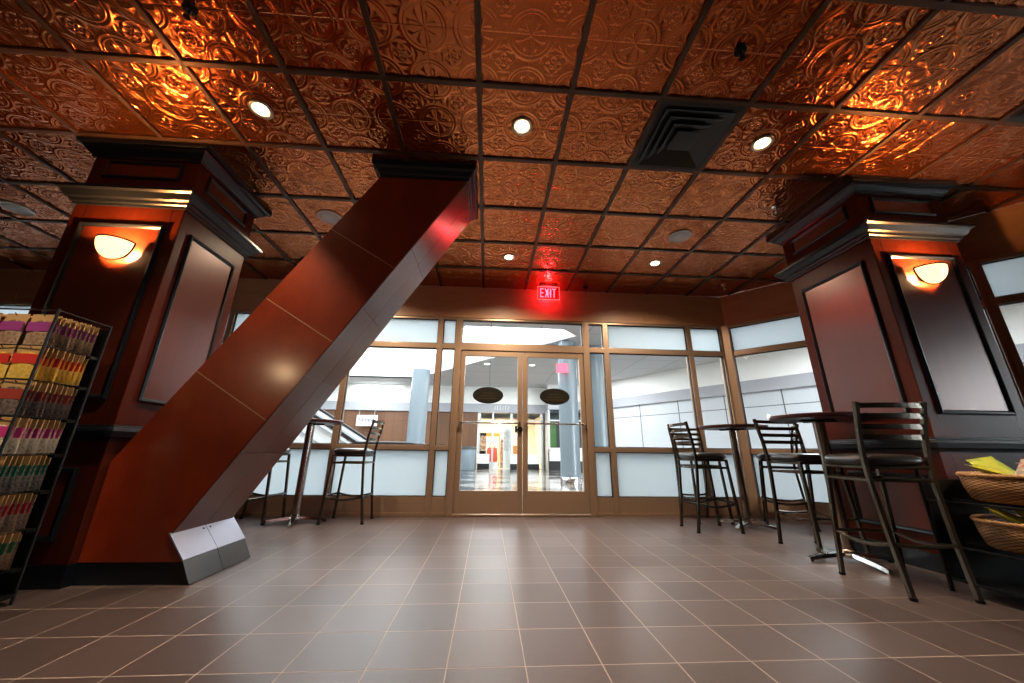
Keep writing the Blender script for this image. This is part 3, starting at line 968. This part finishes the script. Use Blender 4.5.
def basket(z, label, dx=0.):
    r = thing('wicker_basket', label, 'basket', (BX+dx, BY, z), group='wicker baskets on the stand')
    prof = [(.02, .0), (.86, .0), (.91, .012), (.96, .07), (.985, .142), (.96, .142), (.935, .07), (.88, .018), (.02, .014)]
    rings = [[(.40*k*math.cos(2*PI*j/72), .25*k*math.sin(2*PI*j/72), zz) for j in range(72)] for k, zz in prof]
    MB().ring_loft(rings).build('woven_body', M['wicker'], r, smooth=True)
    rim = MB()
    for ph in (0, PI):
        pts = []
        for j in range(160):
            a = 2*PI*j/160; q = math.sin(a*40+ph)*.005; w = math.cos(a*40+ph)*.005
            pts.append(((.40*.97+q)*math.cos(a), (.25*.97+q)*math.sin(a), .145+w))
        rim.tube(pts, .0085, 6, closed=True)
    rim.build('braided_rim', M['wicker_rim'], r, smooth=True)
basket(.512, 'wicker basket on the upper tier of the stand at the right edge')
basket(.265, 'wicker basket on the lower tier of the stand at the right edge')
M['bag_yellow'] = speckle('bag_yellow', [(.55, .50, .03), (.62, .62, .06), (.40, .42, .03)], 30.)
M['bag_green'] = speckle('bag_green', [(.35, .45, .04), (.60, .62, .10), (.20, .30, .03)], 26.)
M['bag_mixed'] = speckle('bag_mixed', [(.60, .52, .42), (.50, .06, .05), (.70, .66, .58), (.30, .24, .20)], 34.)
M['bag_silver'] = speckle('bag_silver', [(.30, .27, .25), (.55, .52, .50), (.16, .13, .13)], 34.)
def crisp_bag(p, rot, mat, label, sc=1.0):
    W, H = .085*sc, .11*sc
    n = 10
    m = MB()
    for s in (1, -1):
        m.ring_loft([[((-1+2*a/n)*W, (-1+2*b/n)*H, s*.028*sc*(max(0, math.sin(PI*a/n))*max(0, math.sin(PI*b/n)))**.6 + .004*math.sin(a*2.1+b*1.7)*math.sin(PI*a/n)) for a in range(n+1)] for b in range(n+1)], False, loop=False)
    r = thing('crisp_bag', label, 'snack bag', p)
    r.rotation_euler = rot
    m.build('pouch', mat, r, smooth=True)
    MB().box(-W, W, H-.004, H+.014, -.0015, .0015).build('sealed_edge', mat, r)
zt = .66
crisp_bag((BX-.295, BY-.02, zt+.014), (.35, .10, .4), M['bag_yellow'], 'flat yellow snack bag at the left end of the upper basket', .8)
crisp_bag((BX-.205, BY+.05, zt+.040), (.60, -.2, -.5), M['bag_green'], 'yellow green snack bag standing up in the upper basket', .7)
crisp_bag((BX-.125, BY-.09, zt+.034), (.45, .1, -1.2), M['bag_mixed'], 'pale and red snack bag lying across the upper basket', .9)
crisp_bag((BX+.10, BY-.02, zt+.02), (.3, -.1, .7), M['bag_mixed'], 'pale and red snack bag at the right end of the upper basket', 1.1)
zt = .415
crisp_bag((BX-.28, BY-.0, zt+.020), (.55, .1, .5), M['bag_green'], 'yellow green snack bag at the left end of the lower basket', .75)
crisp_bag((BX-.215, BY-.09, zt+.024), (.5, -.1, -.4), M['bag_yellow'], 'bright yellow snack bag leaning in the lower basket', .75)
crisp_bag((BX-.105, BY-.11, zt+.022), (.4, .12, -1.0), M['bag_silver'], 'silver grey snack bag in the middle of the lower basket', .85)
crisp_bag((BX+.14, BY, zt+.01), (.3, -.1, .5), M['bag_mixed'], 'pale and red snack bag at the right end of the lower basket', 1.0)

# ------------------------------------------------------------------ the mall outside
MZ = 3.6
MB().box(-14, 16, YB+.13, 22, -.1, -.002).build('mall_floor', M['checker'], kind='structure')
MB().prism_z([(5.1, 4.91), (22, 4.91), (22, -9), (11.75, -9), (11.75, -4.1), (3.7, 4.0)], -.1, -.0025).build('mall_floor_side', M['checker'], kind='structure')
# ceiling with the skylight opening
OP = [(-12, 8.1), (1.75, 8.1), (2.2, 8.6), (-3.1, 14.85), (-12, 14.85)]
def ceiling_pieces():
    m = MB()
    m.prism_z([(-14, 4.6), (16, 4.6), (16, 8.1), (-14, 8.1)], MZ, MZ+.05)
    m.prism_z([(1.75, 8.1), (16, 8.1), (16, 8.6), (2.2, 8.6)], MZ, MZ+.05)
    m.prism_z([(2.2, 8.6), (16, 8.6), (16, 14.85), (-3.1, 14.85)], MZ, MZ+.05)
    m.prism_z([(-14, 14.85), (16, 14.85), (16, 22), (-14, 22)], MZ, MZ+.05)
    m.prism_z([(-14, 8.1), (-12, 8.1), (-12, 14.85), (-14, 14.85)], MZ, MZ+.05)
    m.prism_z([(3.75, 4.6), (22, 4.6), (22, -9), (11.75, -9), (11.75, -4.0), (3.75, 4.0)], MZ, MZ+.05)
    m.build('mall_ceiling', M['act'], kind='structure')
ceiling_pieces()
# well: white stepped sides rising to the glazing
w = MB()
cx_, cy_ = -5, 11.5
def grow(k): return [(x+(0 if abs(x) > 11 else (.35*k if x > -3.2 else 0)), y+(.35*k if y > 8.2 else -.35*k)) for x, y in OP]
zz = MZ
for k in range(4):
    a = grow(k); 
    h = .42
    w.ring_loft([[(x, y, zz) for x, y in a], [(x, y, zz+h) for x, y in a]], False)
    b = grow(k+1)
    w.ring_loft([[(x, y, zz+h) for x, y in a], [(x, y, zz+h) for x, y in b]], False)
    zz += h
w.build('skylight_well', M['mall_white'], kind='structure')
M['sky_pane'] = pm('sky_pane', (.9, .95, 1), .5, emit=(.86, .94, 1.0), es=SKY) if False else None
def skymat(st):
    m, nt, b, o = newmat('skylight_glazing'); nt.nodes.remove(b)
    e = nt.nodes.new('ShaderNodeEmission'); e.inputs[0].default_value = (.88, .95, 1., 1); e.inputs[1].default_value = st
    nt.links.new(e.outputs[0], o.inputs[0]); return m
g4 = grow(4)
MB().prism_z([(x*1.0, y) for x, y in g4], zz, zz+.02).build('skylight_glazing', skymat(7.0), kind='structure')
bars = MB()
for x in range(-12, 3, 1): bars.box(x-.03, x+.03, 6.9, 15.9, zz-.12, zz-.01)
bars.build('skylight_bars', M['mall_band'], kind='structure')

# far wall: timber planks, band, white bulkhead
YF = 16.5
MB().box(-14, -.50, YF, YF+.3, 0, 2.42).box(-14, -.50, YF-.012, YF, 1.99, 2.02).build('mall_timber_wall', M['mall_wood'], kind='structure')
MB().box(-14, 6, YF-.10, YF+.3, 2.42, 2.80).build('mall_band_wall', M['mall_band'], kind='structure')
MB().box(-14, 6, YF-.05, YF+.3, 2.80, MZ).build('mall_bulkhead_wall', M['mall_white'], kind='structure')
# right hand wall of the mall, receding
loc, rot, L = wallmat((4.15, 16.1), (12.4, 2.5))
MB().box(0, L+4.5, 0, .3, 0, 2.50).build('mall_panel_wall', M['panelgrid'], kind='structure', loc=loc, rot=rot)
MB().box(0, L+4.5, -.10, .3, 2.50, 2.85).build('mall_panel_band_wall', M['mall_band'], kind='structure', loc=loc, rot=rot)
MB().box(0, L+4.5, -.06, .3, 2.85, MZ).build('mall_side_bulkhead_wall', M['mall_white'], kind='structure', loc=loc, rot=rot)
MB().box(-14.2, -14, 4.6, 22, 0, 6).build('mall_end_wall', M['mall_white'], kind='structure')
MB().box(-14, 16, 21.9, 22.1, 0, 6).build('mall_rear_wall', M['mall_white'], kind='structure')
MB().box(8.75, 22, -9.1, -8.95, 0, 6).build('mall_near_wall', M['mall_white'], kind='structure')
# outer face above the shop front
MB().box(-14, 3.5, YB+.15, YB+.2, HEAD+.05, MZ).build('mall_fascia_wall', M['mall_white'], kind='structure')

def mall_column(x, y, r, label):
    t = thing('round_column', label, 'column', (x, y, 0), kind='thing', group='round pale blue mall columns')
    MB().lathe([(r, .16), (r, MZ-.002)], (0, 0, 0), 40).build('shaft', M['mall_column'], t, auto=True)
    MB().lathe([(r+.015, .0), (r+.015, .15), (r+.002, .17)], (0, 0, 0), 40).build('base_ring', M['chrome'], t, auto=True)
mall_column(2.06, 9.2, .245, 'pale blue round column seen through the right door')
mall_column(2.95, 9.6, .27, 'pale blue round column seen through the side light right of the doors')
mall_column(-2.52, 13.2, .32, 'pale blue round column seen through the left window')

# lit sign by the column
t = thing('lit_sign', 'small red lit sign hanging by the round column beyond the right door', 'sign', (1.86, 8.9, 0))
MB().box(-.15, .15, -.02, .02, 2.70, 2.93, .01).build('lit_face', M['red_blob'], t)
MB().tube([(0, 0, 2.93), (0, 0, MZ)], .012, 8).build('hanger', M['mall_band'], t)

# hanging notice under the timber band
t = thing('hanging_sign', 'small white sign with a dark drawing hanging before the timber wall', 'sign', (-5.25, YF-.3, 0))
M['sign_white'] = pm('sign_white', (.8, .82, .84), .5)
MB().box(-.44, .44, -.015, .015, 1.72, 2.18, .004).build('board', M['sign_white'], t)
d = MB()
pts = [(-.34+.68*k/40, -.018, 1.97+.10*math.sin(k*1.3)*math.cos(k*.37)) for k in range(41)]
d.tube(pts, .012, 5)
d.build('drawing', M['black_metal'], t)
for x in (-.36, .30): MB().tube([(x, 0, 2.18), (x, 0, 2.42)], .012, 6).build('wire', M['mall_band'], t)

# shops on the far side
M['warm_wall'] = pm('warm_wall', (.85, .76, .60), .6)
M['shop_white'] = pm('shop_white', (.80, .80, .78), .4)
M['shop_alu'] = pm('shop_alu', (.62, .64, .66), .35, metal=.5)
M['shop_black'] = pm('shop_black', (.015, .015, .016), .3)
M['shop_dark'] = pm('shop_dark', (.05, .06, .06), .5)
M['shop_green'] = pm('shop_green', (.10, .24, .06), .5)
def shop():
    x0, x1 = -.42, 2.20
    r = thing('shop_front', 'bright shop with warm lit window seen through the doors', 'shop', (0, YF, 0), kind='thing')
    MB().box(x0, x1+.3, 3.0, 3.1, 0, 2.415).build('back_wall', M['warm_wall'], r)
    MB().box(x0-.05, x0, .0, 3.0, 0, 2.415).box(x1+.3, x1+.34, .3, 3.0, 0, 2.415).build('side_wall', M['warm_wall'], r)
    MB().box(x0, x1+.3, 0, 3.1, -.001, .01).build('shop_floor', M['warm_wall'], r)
    for x in (x0+.02, x0+.62, x0+1.46, 1.62, 2.42): 
        w_ = .26
        p = MB().box(x-.02, x+.06, -.02, .1, 0, 2.418, .004).build('mullion', M['shop_alu'], r)
    for x in (x0+.30, x0+1.74, x0+2.5):
        MB().box(x-.30, x+.22, -.03, .12, .22, .62).build('stall_riser', M['shop_white'], r)
        MB().box(x-.30, x+.22, -.035, .12, .0, .22).build('kick_board', M['shop_black'], r)
    MB().box(x0, x1+.3, -.02, .06, 2.05, 2.09).build('transom_bar', M['shop_alu'], r)
    MB().box(x0, x1+.3, .02, .028, .05, 2.418).build('pane', M['glass'], r)
    lamp('shop_light', 'AREA', (.5, 1.4, 2.38), 150., (1, .92, .78), 1.5, r)
    sg = MB()
    for k, hgt in enumerate((.16, .2, .2, .16, .2, .16)):
        sg.box(.28+k*.12, .30+k*.12, -.13, -.102, 2.53, 2.53+hgt)
        sg.box(.28+k*.12, .36+k*.12, -.13, -.102, 2.51+hgt, 2.53+hgt)
    sg.build('raised_letter', M['mall_white'], r)
    return r
shop()
def display(name, label, cat, x, y, dims, mat, z=0., legs=False):
    r = thing(name, label, cat, (x, YF+y, z))
    w, d, h = dims
    m = MB().box(-w/2, w/2, -d/2, d/2, 0, h, .01)
    m.build('body', mat, r)
    return r
M['orange_red'] = pm('orange_red', (.80, .10, .04), .45)
M['orange'] = pm('orange_box', (.72, .26, .06), .5)
M['pastel'] = speckle('pastel_poster', [(.70, .45, .45), (.55, .65, .62), (.75, .72, .70), (.60, .50, .60)], 7.)
M['shelf_gold'] = pm('shelf_gold', (.70, .42, .10), .5)
M['goods'] = speckle('goods', [(.55, .12, .06), (.75, .55, .35), (.25, .12, .08), (.70, .62, .5)], 14.)
# tote bag with strap
t = thing('tote_bag', 'orange red tote bag in the lit shop window', 'bag', (.22, YF+.5, .282))
rings = [[(sx*(.24-.03*k), sy*(.12-.05*k), z) for sx, sy in ((-1, -1), (1, -1), (1, 1), (-1, 1))] for k, z in ((0, 0), (-.6, .2), (0, .45), (.8, .62))]
MB().ring_loft(rings).build('body', M['orange_red'], t)
MB().tube([(-.12+.24*k/10, 0, .60+.30*math.sin(PI*k/10)) for k in range(11)], .015, 6).build('strap', M['shop_black'], t)
display('display_plinth', 'white plinth under the orange red tote bag', 'plinth', .22, .5, (.52, .4, .27), M['shop_white'], .011)
sh = thing('display_shelf', 'golden yellow shelf above the tote bag in the shop', 'shelf', (.16, YF+1.2, 0))
MB().box(-.42, .42, -.2, .2, 1.42, 1.58, .01).build('board', M['shelf_gold'], sh)
for x in (-.40, .40): MB().box(x-.02, x+.02, -.18, .18, .012, 1.42).build('upright', M['shelf_gold'], sh)
t = display('poster_stand', 'white stand with a pastel poster right of the tote bag', 'display stand', .92, .4, (.40, .12, 1.75), M['shop_white'], .011)
MB().box(-.17, .17, -.068, -.061, .75, 1.6).build('poster', M['pastel'], t)
display('carton', 'orange carton behind the door lock in the shop', 'box', 1.36, .6, (.34, .3, .75), M['orange'], .25)
display('carton_stand', 'low white stand under the orange carton', 'stand', 1.36, .6, (.4, .34, .238), M['shop_white'], .011)
t = display('magazine_rack', 'dark red rack of small goods at the left of the lit shop', 'rack', -.22, .5, (.30, .2, .66), M['goods'], .75)
MB().box(-.16, .16, .06, .12, -.739, .8).build('back_board', M['shop_black'], t)
t = display('goods_rack', 'tall rack of small red goods right of the tote bag', 'rack', .72, .85, (.20, .2, 1.3), M['goods'], .011)
MB().box(-.12, .12, .09, .12, .0, 1.4).build('back_board', M['shop_white'], t)

def dark_shop():
    r = thing('dark_shop_front', 'dark unlit shop with a green panel behind the round column', 'shop', (0, 15.6, 0), kind='thing')
    MB().box(2.62, 4.3, .5, .6, 0, 2.42).build('back_wall', M['shop_dark'], r)
    MB().box(2.58, 2.62, 0, .85, 0, 2.5).build('side_wall', M['shop_alu'], r)
    MB().box(2.66, 3.0, .40, .48, .95, 2.0).build('green_panel', M['shop_green'], r)
    MB().box(2.58, 4.4, -.05, .1, .85, .91).build('sill', M['shop_white'], r)
    MB().box(2.58, 4.4, 0, .08, .38, .85).build('stall_riser', M['shop_white'], r)
    MB().box(2.58, 4.4, -.03, .08, 0, .38).build('kick_board', M['shop_black'], r)
    for x in (2.62, 3.15, 3.7, 4.2): MB().box(x-.03, x+.03, -.02, .08, .91, 2.5).build('mullion', M['shop_alu'], r)
    MB().box(2.58, 4.4, -.02, .06, 2.02, 2.07).build('transom_bar', M['shop_alu'], r)
    MB().box(2.58, 4.4, .02, .028, .91, 2.5).build('pane', M['glass'], r)
    MB().box(2.58, 4.5, -.1, .3, 2.5, 2.86).build('sign_band', M['mall_band'], r)
    MB().box(2.58, 4.5, -.06, .3, 2.86, MZ-.001).build('bulkhead', M['mall_white'], r)
dark_shop()

# waste bin
t = thing('waste_bin', 'grey cylindrical waste bin before the timber wall beyond the left door', 'bin', (-.80, 15.6, 0))
M['bin'] = pm('bin_grey', (.22, .27, .31), .4)
MB().lathe([(.30, .0), (.33, .05), (.33, .80)], (0, 0, 0), 28).build('body', M['bin'], t, auto=True)
MB().lathe([(.345, .80), (.345, .86), (.22, .93), (.18, .93), (.17, .88)], (0, 0, 0), 28).build('lid', M['shop_dark'], t, auto=True)

# escalator rising to the left
def escalator():
    Y0, Y1 = 8.3, 9.5
    ang = math.radians(30)
    xb = -2.85                                   # foot of the incline
    r = thing('escalator', 'escalator with white sides and black handrails seen under the slanted brace', 'escalator', (xb, 0, 0))
    Lr = 6.5
    dx, dz = -math.cos(ang), math.sin(ang)
    def P(s, h): return (dx*s, h+dz*s)
    M['esc_white'] = pm('escalator_cladding', (.9, .92, .93), .4)
    M['esc_grey'] = pm('escalator_steel', (.48, .51, .54), .4)
    M['esc_step'] = pm('escalator_step', (.40, .42, .44), .4, metal=.2)
    for y in (Y0, Y1):
        k = MB()
        k.prism([(1.2, .002), (1.2, .28), (0, .28), P(Lr, .28), P(Lr, -.65), (-.9, .002)], y-.06, y+.06)
        k.build('side_cladding', M['esc_white'], r)
        k = MB()
        for q in (.10, .40, .74): 
            a, b = P(0, q), P(Lr, q)
            k.prism([(1.2, q), (a[0], a[1]), (b[0], b[1]), (b[0], b[1]+.035), (a[0], a[1]+.035), (1.2, q+.035)], y-.068, y+.068)
        k.build('side_trim', M['esc_grey'], r)
        g_ = MB().prism([(1.3, .28), (0, .28), P(Lr, .28), P(Lr, .90), (0, .90), (1.3, .90)], y-.006, y+.006)
        g_.build('balustrade_panel', M['esc_white'], r)
        h = MB().tube([(1.2, y, .90), (0, y, .90), (*P(Lr, .90)[:1], y, P(Lr, .90)[1])], .03, 8)
        nl = [(1.2+.30*math.sin(PI*q/8), y, .60+.30*math.cos(PI*q/8)) for q in range(9)]
        h.tube(nl, .03, 8)
        h.build('handrail', M['shop_black'], r, auto=True)
        c = MB().tube([(1.2, y, .845), (0, y, .845), (P(Lr, .845)[0], y, P(Lr, .845)[1])], .022, 6)
        c.build('handrail_guide', M['chrome'], r)
    st = MB()
    n = 30
    for q in range(n):
        z = .20*q; x = -.33*q*1.0
        z = q*.2; x = -z/math.tan(ang)
        st.box(x-.36, x, Y0+.07, Y1-.07, z-.2+.2, z+.2-.0)
        if z > 3.0: break
    st.build('step_chain', M['esc_step'], r)
escalator()

# mall ceiling lights
M['mall_lamp'] = pm('mall_lamp', (1, 1, 1), .4, emit=(1, .95, .85), es=6.)
def mall_light(x, y, label):
    r = thing('mall_downlight', label, 'ceiling light', (x, y, MZ), group='mall ceiling downlights')
    MB().lathe([(.10, -.001), (.135, -.001), (.13, -.02), (.10, -.02)], (0, 0, 0), 24, False, False).build('trim_ring', M['plastic_white'], r, smooth=True)
    MB().lathe([(.003, -.016), (.08, -.014), (.10, -.004)], (0, 0, 0), 24).build('lens', M['mall_lamp'], r, smooth=True)
mall_light(2.05, 7.4, 'round light in the mall ceiling above the right door transom')
mall_light(-.1, 11.9, 'round light in the mall ceiling seen through the left door')
mall_light(1.45, 11.9, 'round light in the mall ceiling seen through the right door')
mall_light(4.05, 9.9, 'round light in the mall ceiling seen through the right window')

# area lamps without fixtures, added to brighten the mall
for x, y, e in ((7.0, 6.5, 280.), (11.0, 1.5, 340.), (3.5, 12.5, 290.)):
    lamp('mall_area_light', 'AREA', (x, y, MZ-.03), e, (.97, .98, 1.), 2.4)
for x, y, e in ((-1.5, 6.3, 170.), (-6, 6.3, 170.), (3.0, 6.2, 150.), (0.5, 13.4, 200.), (-5, 15.4, 120.)):
    lamp('mall_area_light', 'AREA', (x, y, MZ-.03), e, (.95, .98, 1.), 2.0)

# unseen glowing panel, added for the bright reflection on the right column
MB().box(-3.4, 3.4, 0, .05, 0, MZ).build('mall_glow_panel', skymat(32.0), kind='structure', loc=(16.4, -6.2, 0), rot=(0, 0, math.radians(-124)))
lamp('rear_lamp', 'POINT', (-3.5, -1.25, 2.0), 26., (1, .66, .36), .045)
# world
wd = bpy.data.worlds.new('world'); SC.world = wd; wd.use_nodes = True
wd.node_tree.nodes['Background'].inputs[0].default_value = (.8, .9, 1., 1)
wd.node_tree.nodes['Background'].inputs[1].default_value = .3

# view
SC.view_settings.view_transform = 'Standard'
SC.view_settings.look = 'None'
SC.view_settings.gamma = 1.0
SC.view_settings.use_curve_mapping = False
SC.view_settings.exposure = 0.0
try:
    SC.cycles.use_denoising = True
    SC.cycles.denoiser = 'OPENIMAGEDENOISE'
    SC.cycles.max_bounces = 8
    SC.cycles.transparent_max_bounces = 16
    SC.cycles.sample_clamp_indirect = 10.0
    SC.cycles.caustics_reflective = False
    SC.cycles.caustics_refractive = False
except Exception:
    pass
